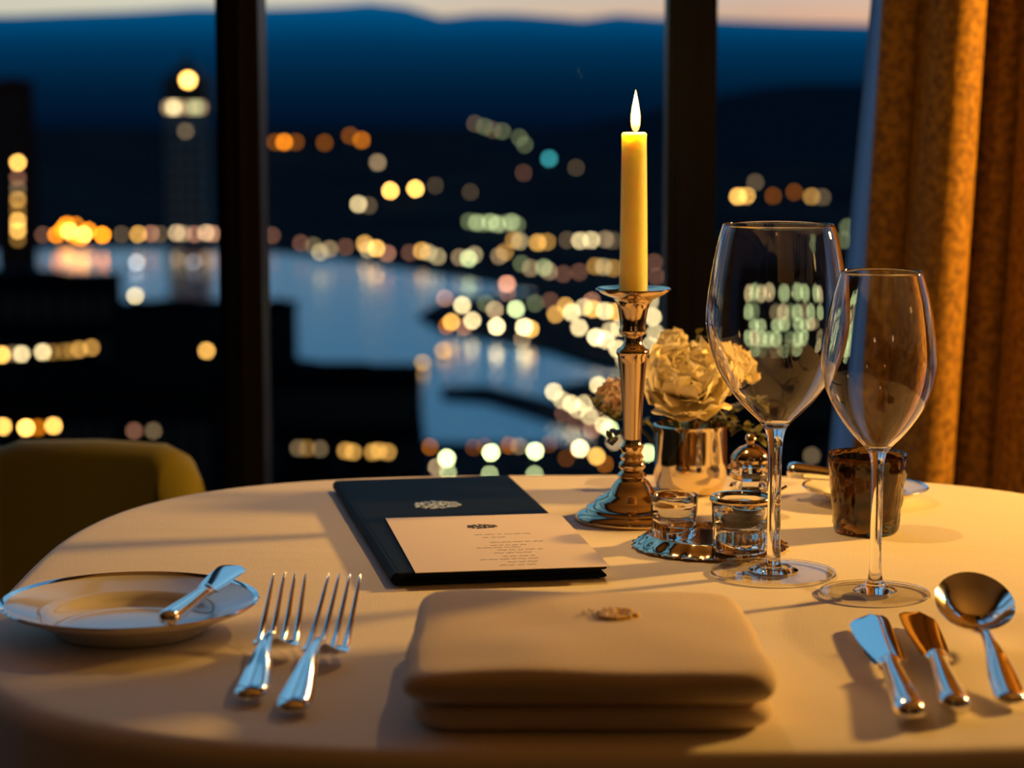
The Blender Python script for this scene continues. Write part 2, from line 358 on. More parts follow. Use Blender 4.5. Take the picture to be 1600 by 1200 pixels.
# buildings
M_bdark = mat('dark_facade', (.002, .002, .0025), rough=.9, spec=0)
M_brown = mat('brown_facade', (.02, .008, .006), rough=.9, spec=0)
M_bgrey = mat('stone_facade', (.07, .075, .08), rough=.9, spec=0)
M_bpane = mat('dark_window_pane', (.004, .005, .006), rough=.3, spec=.1)
def building(label, px0, px1, pyt, D, depth, wins, facade, rows=0, cols=0, name='office_building', roofm=None, ww=1.0):
    if px1 < 800: px1 = 800-(800-px1)*(D+depth)/D          # the far corner of the side wall is its outline
    a = PD(px0, pyt, D); b = PD(px1, pyt, D); cx = (a.x+b.x)/2; w = (b.x-a.x)/2; hgt = a.z-(LZ-.5)
    r = empty(name, (cx, D, LZ-.5)); tag(r, label, 'building')
    obj('wall', box(-w, w, 0, depth, 0, hgt-1), facade, r, smooth=False)
    obj('roof', box(-w-.4, w+.4, -.4, depth+.4, hgt-1, hgt), roofm or facade, r, smooth=False)
    obj('roof_plant', box(-w*.4, w*.3, depth*.3, depth*.7, hgt, hgt+1.0), facade, r, smooth=False)
    mpp = D/F; me = {}
    for x, y, c, bb in wins:
        q = PD(x, y, D); k = (c, bb)
        if k not in me:
            o = obj('window', box(-3.2*mpp*ww, 3.2*mpp*ww, -.5, .1, -3.2*mpp, 3.2*mpp), lightmat(c, bb), r, smooth=False); me[k] = o.data
        else: o = obj('window', me[k], None, r)
        o.location = (q.x-cx, 0, q.z-(LZ-.5)); o['label'] = 'lit window'
    if rows:
        pm = None
        for j in range(rows):
            for i in range(cols):
                x = -w+2*w*(i+.5)/cols; z = hgt*(.12+.8*(j+.5)/rows)
                if any(abs(PD(q[0], q[1], D).x-cx-x) < w/cols and abs(PD(q[0], q[1], D).z-(LZ-.5)-z) < hgt*.45/rows for q in wins): continue
                if pm is None:
                    o = obj('dark_window', box(-w/cols*.7, w/cols*.7, -.25, .1, -hgt*.25/rows, hgt*.25/rows), M_bpane, r, smooth=False); pm = o.data
                else: o = obj('dark_window', pm, None, r)
                o.location = (x, 0, z)
    return r
building('slim dark tower at the far left edge with a column of amber windows', -12, 52, 124, 1120, 25, [(28,254,'amber',4),(28,278,'pink',1),(28,295,'tan',1),(28,312,'amber',2),(28,329,'amber',1),(28,345,'amber',3),(28,360,'amber',3),(28,374,'amber',1)], M_brown, 10, 3, 'tower_block')
t = building('tall grey clock tower with a pointed crown and lit top floor', 259, 327, 180, 1290, 22, [(290,205,'tan',1)], M_bgrey, 8, 4, 'clock_tower')
mp = 1290/F; q0 = PD(293, 180, 1290); hz = q0.z-(LZ-.5)
obj('lantern_floor', box(-36*mp, 36*mp, -1, 22, hz, hz+22*mp), M_bpane, t, smooth=False)
for i, (x, c, b) in enumerate([(268,'tan',1),(276,'cream',2),(285,'tan',1),(300,'tan',1),(310,'green',1),(318,'tan',1)]):
    o = obj('window', box(-4*mp, 4*mp, -1.5, 0, -5*mp, 5*mp), lightmat(c, b), t, smooth=False); o.location = ((x-293)*mp, 0, hz+12*mp); o['label'] = 'lit lantern window'
obj('crown', box(-34*mp, 34*mp, 0, 20, hz+22*mp, hz+60*mp), M_bpane, t, smooth=False)
obj('crown_step', box(-18*mp, 18*mp, 3, 17, hz+60*mp, hz+75*mp), M_bpane, t, smooth=False)
obj('spire', move(lathe([(11*mp, 0), (6*mp, 8*mp), (1*mp, 25*mp), (0, 26*mp)], 8), (0, 10, hz+75*mp)), M_bpane, t, smooth=False)
ck = obj('clock_face', move(lathe([(6*mp, -.3), (6*mp, .3)], 24), (0, 0, 0), None), lightmat('amber', 5), t, smooth=False); ck.data.materials[0] = lightmat('amber', 4); ck.rotation_euler = (pi/2, 0, 0); ck.location = ((299-293)*mp, -.6, hz+54*mp); ck['label'] = 'glowing amber clock face'
building('broad dark block at left with a row of yellow windows', -60, 190, 432, 600, 14, [(3,554,'amber',4),(34,553,'cream',3),(67,550,'cream',3),(82,550,'amber',1),(100,549,'amber',1),(112,548,'amber',1),(124,546,'amber',2),(143,543,'amber',2),(20,552,'tan',1)], M_bdark, 3, 8)
building('low amber-windowed block behind the chair back', -90, 350, 600, 430, 20, [(5,666,'amber',4),(41,668,'amber',5),(60,668,'orange',2),(84,665,'amber',4),(210,673,'pink',1),(240,673,'tan',1)], M_bdark, 1, 14)
building('dark block left of the left mullion with one amber window', 192, 360, 478, 690, 20, [(323,548,'amber',3)], M_bdark, 4, 6)
building('small dark block just right of the left mullion', 405, 464, 476, 640, 14, [], M_bdark, 5, 4)
building('wide black flat-roofed block right of the left mullion', 420, 660, 582, 490, 16, [(466,700,'tan',1),(480,700,'amber',1),(500,701,'tan',1),(540,704,'amber',2),(552,706,'amber',2),(582,706,'amber',2),(592,704,'amber',2),(606,706,'amber',2)], M_bdark, 2, 10)
gw = []
random.seed(3)
for j, y in enumerate((455, 484, 508, 532, 556)):
    for x in range(1144, 1348, 17):
        if random.random() < (.78 if j else .7): gw.append((x+random.uniform(-2, 2), y+random.uniform(-2, 2), random.choice(('green', 'green', 'cream')), random.choice((3, 3, 4) if j == 0 else (1, 2, 2, 3))))
building('office block with rows of greenish lit floors seen through the wine glasses', 1132, 1352, 425, 720, 40, gw, M_bdark, 0, 0)
building('low dark block seen between flowers and middle mullion', 1130, 1420, 590, 500, 40, [(1268,712,'tan',1)], M_bdark, 2, 10)

# ---------------------------------------------------------------- the room
M_floor = mat('dark_carpet', (.03, .02, .015), rough=.95, var=(.05, .03, .02), vscale=8)
M_wall = mat('brown_wall', (.035, .018, .009), rough=.7, bump=.2, bscale=60)
M_ceil = mat('ceiling_paint', (.26, .17, .09), rough=.8)
YW = 2.36
tag(obj('floor', box(-3.5, 3, -3, YW+.12, -.1, 0), M_floor, smooth=False), kind='structure')
tag(obj('ceiling', box(-3.5, 3, -3, YW+.12, 2.6, 2.7), M_ceil, smooth=False), kind='structure')
tag(obj('wall_front', box(-3.5, 3, YW-.04, YW+.1, 2.14, 2.6), M_wall, smooth=False), kind='structure')
tag(obj('wall_left', box(-3.6, -3.5, -3, YW+.12, 0, 2.6), M_wall, smooth=False), kind='structure')
tag(obj('wall_right', box(3, 3.1, -3, YW+.12, 0, 2.6), M_wall, smooth=False), kind='structure')
tag(obj('wall_back', box(-3.5, 3, -3.1, -3, 0, 2.6), M_wall, smooth=False), kind='structure')
def front_only(t, fr):
    g = N(t, 'ShaderNodeNewGeometry'); a = N(t, 'ShaderNodeMath', operation='SUBTRACT'); a.inputs[0].default_value = 1; t.links.new(g.outputs['Backfacing'], a.inputs[1])
    b = N(t, 'ShaderNodeMath', operation='MULTIPLY'); t.links.new(a.outputs[0], b.inputs[0]); t.links.new(fr.outputs[0], b.inputs[1]); return b.outputs[0]
gm = bpy.data.materials.new('window_glass'); gm.use_nodes = True; t = gm.node_tree; t.nodes.clear()
tr = N(t, 'ShaderNodeBsdfTransparent'); tr.inputs[0].default_value = (.98, .99, 1, 1); gl = N(t, 'ShaderNodeBsdfGlossy'); gl.inputs['Roughness'].default_value = .0
fr = N(t, 'ShaderNodeFresnel'); fr.inputs[0].default_value = 1.04; mxs = N(t, 'ShaderNodeMixShader'); o_ = N(t, 'ShaderNodeOutputMaterial')
t.links.new(front_only(t, fr), mxs.inputs[0]); t.links.new(tr.outputs[0], mxs.inputs[1]); t.links.new(gl.outputs[0], mxs.inputs[2]); t.links.new(mxs.outputs[0], o_.inputs[0])
bars = []
xm1 = (PD(344, 400, YW).x, PD(413, 400, YW).x); xm2 = (PD(1040, 400, YW).x, PD(1113, 400, YW).x); pitch = xm2[0]-xm1[0]
bars = [(xm1[0]-pitch*k, xm1[1]-pitch*k) for k in range(6, 0, -1)]+[xm1, xm2]+[(xm2[0]+pitch*k, xm2[1]+pitch*k) for k in range(1, 6)]
w1 = empty('window_1', (0, YW, 0)); tag(w1, 'floor-to-ceiling window wall with dark metal mullions', kind='structure')
for i, (a, b) in enumerate(bars):
    m_ = obj('mullion', join(box(a+(b-a)*.22, b, -.03, .05, .08, 2.08), box(a, a+(b-a)*.26, -.01, .05, .08, 2.08), box(a+(b-a)*.55, a+(b-a)*.63, -.036, -.03, .08, 2.08)), M_mull, w1, smooth=False)
    m_['label'] = 'dark vertical mullion'
    if i: obj('pane', box(bars[i-1][1]-.004, a+.004, .018, .022, .075, 2.085), gm, w1, smooth=False)
obj('bottom_rail', box(-3.5, 3, -.04, .06, 0, .08), M_mull, w1, smooth=False)
obj('top_rail', box(-3.5, 3, -.035, .06, 2.08, 2.14), M_mull, w1, smooth=False)

# curtain
M_gold = mat('gold_velvet', (.32, .155, .010), rough=.8, bump=1, bscale=220, var=(.13, .055, .005), vscale=130, sheen=.3)
M_gold.node_tree.nodes['Principled BSDF'].inputs['Sheen Tint'].default_value = (1, .55, .08, 1); M_gold.node_tree.nodes['Principled BSDF'].inputs['Sheen Roughness'].default_value = .35
cm = bpy.data.materials.new('sheer_lining'); cm.use_nodes = True; t = cm.node_tree; t.nodes.clear()
tl = N(t, 'ShaderNodeBsdfTranslucent'); tl.inputs[0].default_value = (.30, .44, .60, 1); df = N(t, 'ShaderNodeBsdfDiffuse'); df.inputs[0].default_value = (.03, .05, .07, 1)
ad = N(t, 'ShaderNodeAddShader'); o_ = N(t, 'ShaderNodeOutputMaterial'); t.links.new(tl.outputs[0], ad.inputs[0]); t.links.new(df.outputs[0], ad.inputs[1]); t.links.new(ad.outputs[0], o_.inputs[0])
def drape(x0, x1, yf, nx, z0=.015, z1=2.50, nz=24, th=.003, shear=.031):
    V, Fc = [], []; zr = CZ
    for side in (0, 1):
        for j in range(nz+1):
            z = z0+(z1-z0)*j/nz
            for i in range(nx+1):
                x = x0+(x1-x0)*i/nx; V.append((x+shear*(z-zr)+.004*sin(z*4+x*7), yf(x, z)+side*th, z))
    n = (nz+1)*(nx+1)
    for s_ in (0, 1):
        for j in range(nz):
            for i in range(nx):
                a = s_*n+j*(nx+1)+i; Fc.append((a, a+1, a+nx+2, a+nx+1))
    for j in range(nz):
        for i in (0, nx):
            a = j*(nx+1)+i; Fc.append((a, a+nx+1, a+nx+1+n, a+n))
    return V, Fc
cr = empty('curtain', (0, 0, 0)); tag(cr, 'gold velvet curtain hanging in deep folds beside the right window pane', 'curtain')
CX = PD(1462, 400, 2.17).x; per = PD(1562, 400, 2.17).x-CX
cx0 = PD(1362, 400, 2.22).x
BE = [(PD(a, 400, 2.215).x, A) for a, A in ((1366, .016), (1424, .066), (1521, .014), (1584, .066), (1690, .016), (1750, .066), (1860, .016), (1920, .066), (2030, .016), (2090, .066), (2200, .016), (2260, .066), (2400, 0))]
def fold_y(x, z):
    x += .003*sin(z*2.3)
    for (a, A), (b, _) in zip(BE, BE[1:]):
        if x <= b or b == BE[-1][0]:
            u = max(-1, min(1, (x-a)/(b-a)*2-1)); return 2.228-.006-A*sqrt(max(0, 1-abs(u)**2.2))+.004*sin(z*3+x*20)
    return 2.22
obj('drape', drape(cx0, cx0+.62, fold_y, 480), M_gold, cr)
sx0 = PD(1343, 400, 2.27).x
obj('lining', drape(sx0, sx0+.024, lambda x, z: 2.275+.008*sin((x-sx0)*160), 20, shear=.06), cm, cr)['label'] = 'pale sheer lining at the curtain edge'
rd = obj('curtain_rod', move(lathe([(.012, 0), (.012, .9)], 16), (0, 0, 0)), M_mull, cr); rd.rotation_euler = (0, pi/2, 0); rd.location = (cx0-.05, 2.2, 2.505)

# chair
M_olive = mat('olive_velvet', (.19, .155, .004), rough=.8, sheen=.2, bump=.3, bscale=200)
M_leg = mat('dark_wood', (.03, .015, .008), rough=.4)
ch = empty('upholstered_chair', (-.528, 1.98, 0)); tag(ch, 'olive velvet chair with a wide curved back beside the window at left', 'chair')
BP = [(.222, .118), (.221, .128), (.216, .138), (.20, .150), (.14, .168), (.06, .185), (.045, .188), (.02, .186), (-.08, .178), (-.17, .150), (-.23, .105), (-.262, .05), (-.268, .02), (-.268, .008)]
BH = [v-.016 for v in (.675, .722, .738, .7445, .7455, .742, .736, .734, .735, .735, .735, .732, .72, .69)]
def back(k0, k1, zb=.40):
    rings = []
    for k in range(k0, k1+1):
        x, y = BP[k]; a = Vector(BP[max(k-1, 0)]); b = Vector(BP[min(k+1, len(BP)-1)]); d = (b-a).normalized(); n = Vector((-d.y, d.x))
        th = .022 if 0 < k < len(BP)-1 else .014; r = []
        for q in range(9):
            t_ = pi*q/8; r.append((x+n.x*th*cos(t_), y+n.y*th*cos(t_), BH[k]-.02+.02*sin(t_)))
        r += [(x-n.x*th, y-n.y*th, zb), (x+n.x*th, y+n.y*th, zb)]
        rings.append(r)
    return loft(rings)
obj('back_panel', back(0, 6), M_olive, ch); obj('wing_panel', back(6, 13), M_olive, ch)
seat = [(.19, .13), (.05, .165), (-.08, .155), (-.18, .12), (-.235, .03), (-.235, -.24), (-.2, -.27), (.16, -.27), (.19, -.24)]
obj('seat', loft([[(x*s_, y*s_, z) for x, y in seat] for s_, z in ((.97, .36), (1, .38), (1, .45), (.96, .47))]), M_olive, ch)
obj('seat_frame', loft([[(x*.96, y*.96, z) for x, y in seat] for z in (.32, .36)]), M_leg, ch)
for x, y in ((.15, .13), (.15, -.22), (-.2, .07), (-.2, -.22)): obj('leg', tube([(x, y, .33), (x*1.1, y*1.1, 0)], [.018, .011], 8), M_leg, ch)

# table
TC = (.075, 1.447)
rt = empty('dining_table', (TC[0], TC[1], 0)); tag(rt, 'small dining table on a pedestal hidden under the white cloth', 'table')
def sup(a, b, n, ph):
    c, s_ = cos(ph), sin(ph); q = (abs(c/a)**n+abs(s_/b)**n)**(-1/n); return c*q, s_*q
SEG = 160; NT = 3.2
obj('tabletop', loft([[(*sup(.386*k, .386*k, NT, 2*pi*i/SEG), z) for i in range(SEG)] for k, z in ((.97, .715), (1, .72), (1, .742), (.985, .747))]), M_leg, rt)
obj('pedestal', lathe([(.05, .02), (.035, .1), (.03, .4), (.035, .68), (.12, .715)], 24), M_mull, rt)
obj('base', lathe([(.24, 0), (.24, .012), (.05, .03)], 40), M_mull, rt)
def cloth_mesh():
    rings = []
    A = .393
    lev = [(k, 0, 0) for k in (.02, .15, .3, .45, .6, .72, .82, .9, .955, .975)]
    for i in range(1, 6):
        al = pi/2*i/5; lev.append((.975+.030*sin(al), -.012*(1-cos(al)), .02*i/5))
    for i in range(1, 16): lev.append((1.005+.012*i/15, -.012-.42*i/15, .02+.98*i/15))
    for k, dz, f in lev:
        r = []
        for i in range(SEG):
            ph = 2*pi*i/SEG; x, y = sup(A*k, A*k, NT, ph)
            w = f*(.022*sin(ph*11+1)+.014*sin(ph*23+2*f)); l = hypot(x, y); x += x/l*w if f else 0; y += y/l*w if f else 0
            z = TZ-.0008+dz+(.0005*noise.noise((x*14, y*14, 0)) if f == 0 else 0)
            r.append((x, y, min(z, TZ-.0003)))
        rings.append(r)
    V, Fc = loft(rings, cap=False); Fc.append(tuple(range(SEG)))
    return V, Fc
M_cloth = mat('table_linen', (.80, .73, .64), rough=.85, bump=.35, bscale=900, sheen=.15)
nt_ = M_cloth.node_tree; b_ = nt_.nodes['Principled BSDF']; tx = N(nt_, 'ShaderNodeTexCoord'); nz = N(nt_, 'ShaderNodeTexNoise'); nz.inputs['Scale'].default_value = 9; nz.inputs['Detail'].default_value = 2
mp_ = N(nt_, 'ShaderNodeMapping'); mp_.inputs['Scale'].default_value = (.6, 1.6, 1); nt_.links.new(tx.outputs['Object'], mp_.inputs[0]); nt_.links.new(mp_.outputs[0], nz.inputs['Vector'])
b2 = N(nt_, 'ShaderNodeBump'); b2.inputs['Strength'].default_value = .5; b2.inputs['Distance'].default_value = .004
old = b_.inputs['Normal'].links[0].from_socket; nt_.links.new(nz.outputs['Fac'], b2.inputs['Height']); nt_.links.new(old, b2.inputs['Normal']); nt_.links.new(b2.outputs[0], b_.inputs['Normal'])
tag(obj('tablecloth', cloth_mesh(), M_cloth, loc=(TC[0], TC[1], 0)), 'plain white linen tablecloth draped over the dining table', 'tablecloth')

# ---------------------------------------------------------------- metals, glass
M_silver = mat('polished_silver', (.93, .90, .86), rough=.09, metal=1)
M_brass = mat('antique_gold_silver', (.78, .60, .38), rough=.10, metal=1)
tg = bpy.data.materials.new('thin_clear_glass'); tg.use_nodes = True; t = tg.node_tree; t.nodes.clear()
tr = N(t, 'ShaderNodeBsdfTransparent'); tr.inputs[0].default_value = (.96, .95, .93, 1); gl = N(t, 'ShaderNodeBsdfGlossy'); gl.inputs['Roughness'].default_value = .02
fr = N(t, 'ShaderNodeFresnel'); fr.inputs[0].default_value = 1.5; mxs = N(t, 'ShaderNodeMixShader'); o_ = N(t, 'ShaderNodeOutputMaterial')
t.links.new(front_only(t, fr), mxs.inputs[0]); t.links.new(tr.outputs[0], mxs.inputs[1]); t.links.new(gl.outputs[0], mxs.inputs[2]); t.links.new(mxs.outputs[0], o_.inputs[0])
M_glass = mat('clear_glass', (1, 1, 1), rough=0, trans=1, ior=1.48)
M_porc = mat('glazed_porcelain', (.80, .76, .70), rough=.12, spec=.7, coat=.4)
M_wax = mat('candle_wax', (1, .88, .45), rough=.35, sub=1, subr=(.03, .016, .004))
M_wick = mat('burnt_wick', (.02, .015, .01), rough=.9)

# candlestick
CY = 1.64; CXX = P(987, 812, TZ).x; CXX = PD(987, 812, CY).x
cs = empty('candlestick', (CXX, CY, TZ)); tag(cs, 'turned antique metal candlestick with a wide drip dish, holding the candle', 'candlestick')
obj('foot', lathe([(0, 0)]+prof_px([(86, 812), (88, 809), (87, 805), (84, 801), (76, 797), (72, 795), (71, 791), (60, 786), (57, 781), (54, 778), (42, 772), (34, 765), (30, 758), (26, 752), (22, 748), (0, 747)], CY), 64), M_brass, cs)
obj('stem', lathe([(0, prof_px([(1, 748)], CY)[0][1])]+prof_px([(20, 748), (23, 743), (20, 738), (16, 735), (21, 729), (21, 724), (16, 719), (19, 713), (15, 708), (18, 702), (19, 697), (14, 691), (14, 685), (16, 640), (19, 600), (22, 566), (23, 556), (26, 551), (25, 546), (20, 543), (16, 538), (14, 530), (15, 524)], CY)+[(0, prof_px([(1, 524)], CY)[0][1])], 48), M_brass, cs)
obj('socket', lathe([(0, prof_px([(1, 524)], CY)[0][1])]+prof_px([(15, 524), (21, 520), (22, 515), (20, 511), (22, 495), (24, 482), (26, 474), (31, 468), (36, 465)], CY)+[(0, prof_px([(1, 465)], CY)[0][1])], 48), M_brass, cs)
obj('drip_dish', lathe(prof_px([(0, 466), (30, 467), (44, 462), (54, 457), (59, 452), (58, 450), (52, 453), (40, 457), (24, 459), (0, 459)], CY), 64), M_brass, cs)
# candle
zb = prof_px([(1, 458.5)], CY)[0][1]; zt = prof_px([(1, 207)], CY)[0][1]; m = 1.655/F
cn = empty('candle', (CXX, CY, TZ+zb)); tag(cn, 'tall yellow-lit taper candle burning in the candlestick', 'candle')
hh = zt-zb; rb, rtp = 22*m, 19*m
obj('wax', lathe([(0, 0), (rb, 0), (rb, .01), ((rb+rtp)/2, hh*.55), (rtp, hh-.004), (rtp*1.03, hh-.0012), (rtp*.9, hh), (rtp*.6, hh-.0015), (rtp*.3, hh-.0028), (0, hh-.003)], 48, wob=lambda a, z: .012*sin(3*a+z*40)), M_wax, cn)
obj('wick', tube([(0, 0, hh-.004), (0, 0, hh+.002), (.0006, 0, hh+.005), (.0015, 0, hh+.0065)], [.0008, .0008, .0007, .0005], 6), M_wick, cn)
fm = bpy.data.materials.new('candle_flame'); fm.use_nodes = True; t = fm.node_tree; t.nodes.clear()
tcx = N(t, 'ShaderNodeTexCoord'); s_ = N(t, 'ShaderNodeSeparateXYZ'); t.links.new(tcx.outputs['Generated'], s_.inputs[0])
rr = ramp(t, [(0, (.25, .12, .06)), (.12, (.9, .35, .05)), (.3, (1, .62, .22)), (.7, (1, .78, .42)), (1, (1, .55, .12))]); t.links.new(s_.outputs['Z'], rr.inputs[0])
lw = N(t, 'ShaderNodeLayerWeight'); lw.inputs[0].default_value = .35
er = ramp(t, [(0, (1, 1, 1)), (.75, (1, .8, .45)), (1, (1, .35, .05))]); t.links.new(lw.outputs['Facing'], er.inputs[0])
mm = N(t, 'ShaderNodeMixRGB', blend_type='MULTIPLY'); mm.inputs[0].default_value = 1; t.links.new(rr.outputs[0], mm.inputs[1]); t.links.new(er.outputs[0], mm.inputs[2])
em = N(t, 'ShaderNodeEmission'); em.inputs[1].default_value = 9; t.links.new(mm.outputs[0], em.inputs[0]); o_ = N(t, 'ShaderNodeOutputMaterial'); t.links.new(em.outputs[0], o_.inputs[0])
fh = prof_px([(1, 140)], CY)[0][1]-zt
obj('flame', lathe([(0, 0)]+[(.0036*sin(pi*u**.62)**.9*(1-.25*u), fh*u) for u in (.05, .1, .17, .25, .35, .45, .55, .65, .75, .85, .93, .98)]+[(0, fh)], 24), fm, cn, loc=(.0008, 0, hh))

# wine glasses: outer and inner wall of one blown piece
def bowl_prof(outer, th):
    """outer profile bottom->top of the bowl; returns closed outer+inner"""
    out = list(outer); inn = []
    for i, (r, z) in enumerate(out):
        a = out[max(i-1, 0)]; b = out[min(i+1, len(out)-1)]; dx, dz = b[0]-a[0], b[1]-a[1]; l = hypot(dx, dz) or 1
        t_ = th*(1+2.5*max(0, 1-i/4)); inn.append((max(r-dz/l*t_, 0), z+dx/l*t_))
    return out, inn
def smoothp(pts, n=4):
    out = []
    for i in range(len(pts)-1):
        p0 = pts[max(i-1, 0)]; p1 = pts[i]; p2 = pts[i+1]; p3 = pts[min(i+2, len(pts)-1)]
        for k in range(n):
            t_ = k/n; out.append(tuple(.5*(2*p1[c]+(p2[c]-p0[c])*t_+(2*p0[c]-5*p1[c]+4*p2[c]-p3[c])*t_*t_+(3*p1[c]-p0[c]-3*p2[c]+p3[c])*t_**3) for c in (0, 1)))
    return out+[pts[-1]]
def wine_glass(label, px, y, foot_r, foot_y, stem, bowl):
    x = PD(px, foot_y, y).x; r = empty('wine_glass', (x, y, TZ)); tag(r, label, 'wine glass')
    st = prof_px(stem, y); bo = smoothp(prof_px(bowl, y), 5)
    fr_ = foot_r*(y*cos(TH)+.31*sin(TH))/F
    # foot: thin domed disc
    zs = st[0][1]; rs = st[0][0]
    top = [(fr_*.05, .0024), (fr_*.38, .0024), (fr_*.5, .0021), (fr_*.75, .0016), (fr_*.93, .0014), (fr_*.975, .0016), (fr_*.995, .0014)]+[(fr_, .0008)]; zs0 = zs
    obj('foot', lathe([(0, .00155), (fr_*.38, .0015), (fr_*.75, .0011), (fr_*.955, .001), (fr_*.965, 0), (fr_*.93, .0002), (fr_*.5, .0004), (0, .0006)], 72), tg, r); obj('foot_rim', lathe([(fr_*.965, 0), (fr_*.998, .0002), (fr_, .0009), (fr_*.99, .0016), (fr_*.965, .0014)], 72, closed=True), M_glass, r)
    o, inn = bowl_prof(bo, .0009)
    inn = [p for p in inn if p[0] > .0004]
    prof = [(0, st[0][1])]+smoothp(st+[bo[0]], 4)+o[1:]+[((o[-1][0]+inn[-1][0])/2, o[-1][1]+.0004)]+inn[::-1]+[(0, inn[0][1]-.0004)]
    n = 5*4
    stp = smoothp(st+[bo[0]], 4)
    obj('stem', lathe([(0, .0016), (fr_*.40, .0022), (fr_*.36, .0034), (fr_*.28, .0046), (rs+(fr_*.28-rs)*.35, zs*.8)]+[(a, b+.00005) for a, b in stp]+[(0, bo[0][1])], 40), M_glass, r)
    obj('bowl', lathe([(0, bo[0][1]+.00005)]+[(a, b+.00005) for a, b in o]+[((o[-1][0]+inn[-1][0])/2, o[-1][1]+.0005)]+inn[::-1]+[(0, inn[0][1])], 96), M_glass, r)
    return r
wine_glass('large empty wine glass standing nearest the metal tray', 1208, 1.456, 98, 903,
    [(17, 893), (14, 886), (11.5, 876), (10.5, 850), (10.5, 800), (10.5, 750), (11, 710), (13, 685)],
    [(17, 670), (27, 657), (44, 641), (62, 622), (82, 594), (99, 560), (109, 520), (111, 492), (108, 455), (101, 410), (93, 370), (87, 351)])
wine_glass('smaller empty wine glass in front of the dark tumbler', 1367, 1.396, 86, 922,
    [(15, 911), (12, 904), (10, 894), (9, 870), (9, 820), (9, 780), (9.5, 740), (11, 720)],
    [(14, 707), (23, 696), (38, 681), (55, 660), (72, 634), (84, 605), (90, 575), (90, 555), (86, 520), (78, 475), (70, 445), (64, 425)])

# tumbler
M_amber = mat('smoky_amber_glass', (.21, .12, .04), rough=.03, trans=1, ior=1.5)
p = P(1353, 829, TZ); tb = empty('tumbler', (p.x, p.y, TZ)); tag(tb, 'smoky amber hammered glass tumbler behind the smaller wine glass', 'tumbler')
ham = lambda a, z: (.05*noise.noise((cos(a)*5, sin(a)*5, z*110))+.03*noise.noise((cos(a)*11, sin(a)*11, z*200))) if z > .004 else 0
obj('body', lathe([(0, 0), (.0215, 0), (.0228, .002)]+[(.0232+.0042*u/12, .005+.045*u/12) for u in range(13)]+[(.0276, .054), (.0272, .0552), (.0258, .0545)]+[(.0250-.0040*u/10, .050-.040*u/10) for u in range(11)]+[(.018, .0075), (0, .007)], 72, wob=ham), M_amber, tb)
obj('tealight', lathe([(0, .0085), (.016, .0085), (.016, .018), (.0145, .018), (.0145, .016), (0, .016)], 32), M_brass, tb)

# tray with salt cellars
p = P(1109, 853, TZ); TX, TY = p.x, p.y; tr_ = empty('round_tray', (TX, TY, TZ)); tag(tr_, 'small round metal tray with sloping fluted rim carrying two glass cellars', 'tray')
flute = lambda a, z: .022*sin(a*22)*(1 if .001 < z < .0085 else 0)
obj('tray_body', lathe([(0, 0), (.050, 0), (.0525, .0006), (.0528, .0016), (.0505, .002), (.047, .005), (.043, .0085), (.041, .0095), (.0395, .009), (.0385, .0065), (0, .0062)], 132, wob=flute), M_brass, tr_)
def cellar(label, px, py, rpx, hpx, m_in, name='salt_cellar'):
    p = P(px, py, TZ+.0066); mm_ = (p.y*cos(TH)+.3*sin(TH))/F; R, H = rpx*mm_, hpx*mm_
    r = empty(name, (p.x, p.y, TZ+.0066)); tag(r, label, 'glass cellar')
    obj('glass_body', lathe([(0, 0), (R*.86, 0), (R*.93, H*.05), (R*.95, H*.25), (R*.93, H*.4), (R*.98, H*.6), (R, H*.9), (R*1.02, H), (R*.97, H*1.015), (R*.88, H*.98), (R*.84, H*.8), (R*.80, H*.52), (R*.6, H*.42), (0, H*.38)], 64, wob=lambda a, z: .006*sin(a*10)), M_glass, r)
    return r, R, H
c1, R1, H1 = cellar('clear little glass cellar at the left of the metal tray', 1053, 838, 37, 66, None)
obj('salt', lathe([(0, H1*.39), (R1*.58, H1*.43), (R1*.76, H1*.53), (R1*.6, H1*.56), (0, H1*.6)], 32), mat('salt', (.85, .75, .55), rough=.7, bump=1, bscale=900), c1)
c2, R2, H2 = cellar('dark glass cellar with metal rim at the right of the metal tray', 1157, 860, 46, 84, None)
obj('rim_band', lathe([(R2*1.03, H2*.93), (R2*1.07, H2*.95), (R2*1.07, H2*1.0), (R2*1.0, H2*1.04), (R2*.90, H2*1.03), (R2*.87, H2*.99), (R2*1.0, H2*1.02)], 64, closed=True), M_brass, c2)
obj('pepper', lathe([(0, H2*.39), (R2*.58, H2*.43), (R2*.76, H2*.53), (R2*.7, H2*.62), (0, H2*.66)], 32), mat('ground_pepper', (.03, .02, .012), rough=.6, bump=1, bscale=900), c2)
sp_ = empty('caviar_spoon', (c2.location.x+.004, c2.location.y, c2.location.z+H2*.70)); tag(sp_, 'tiny metal spoon lying across the dark glass cellar', 'spoon')
obj('spoon_bowl', lathe([(0, .0), (.009, .001), (.0125, .004), (.0118, .0042), (.008, .0018), (0, .0009)], 32), M_brass, sp_)
obj('handle', tube([(.011, 0, .0035), (.018, 0, H2*.38), (.026, .002, H2*.5)], [.0012, .0009, .0013], 8), M_brass, sp_)

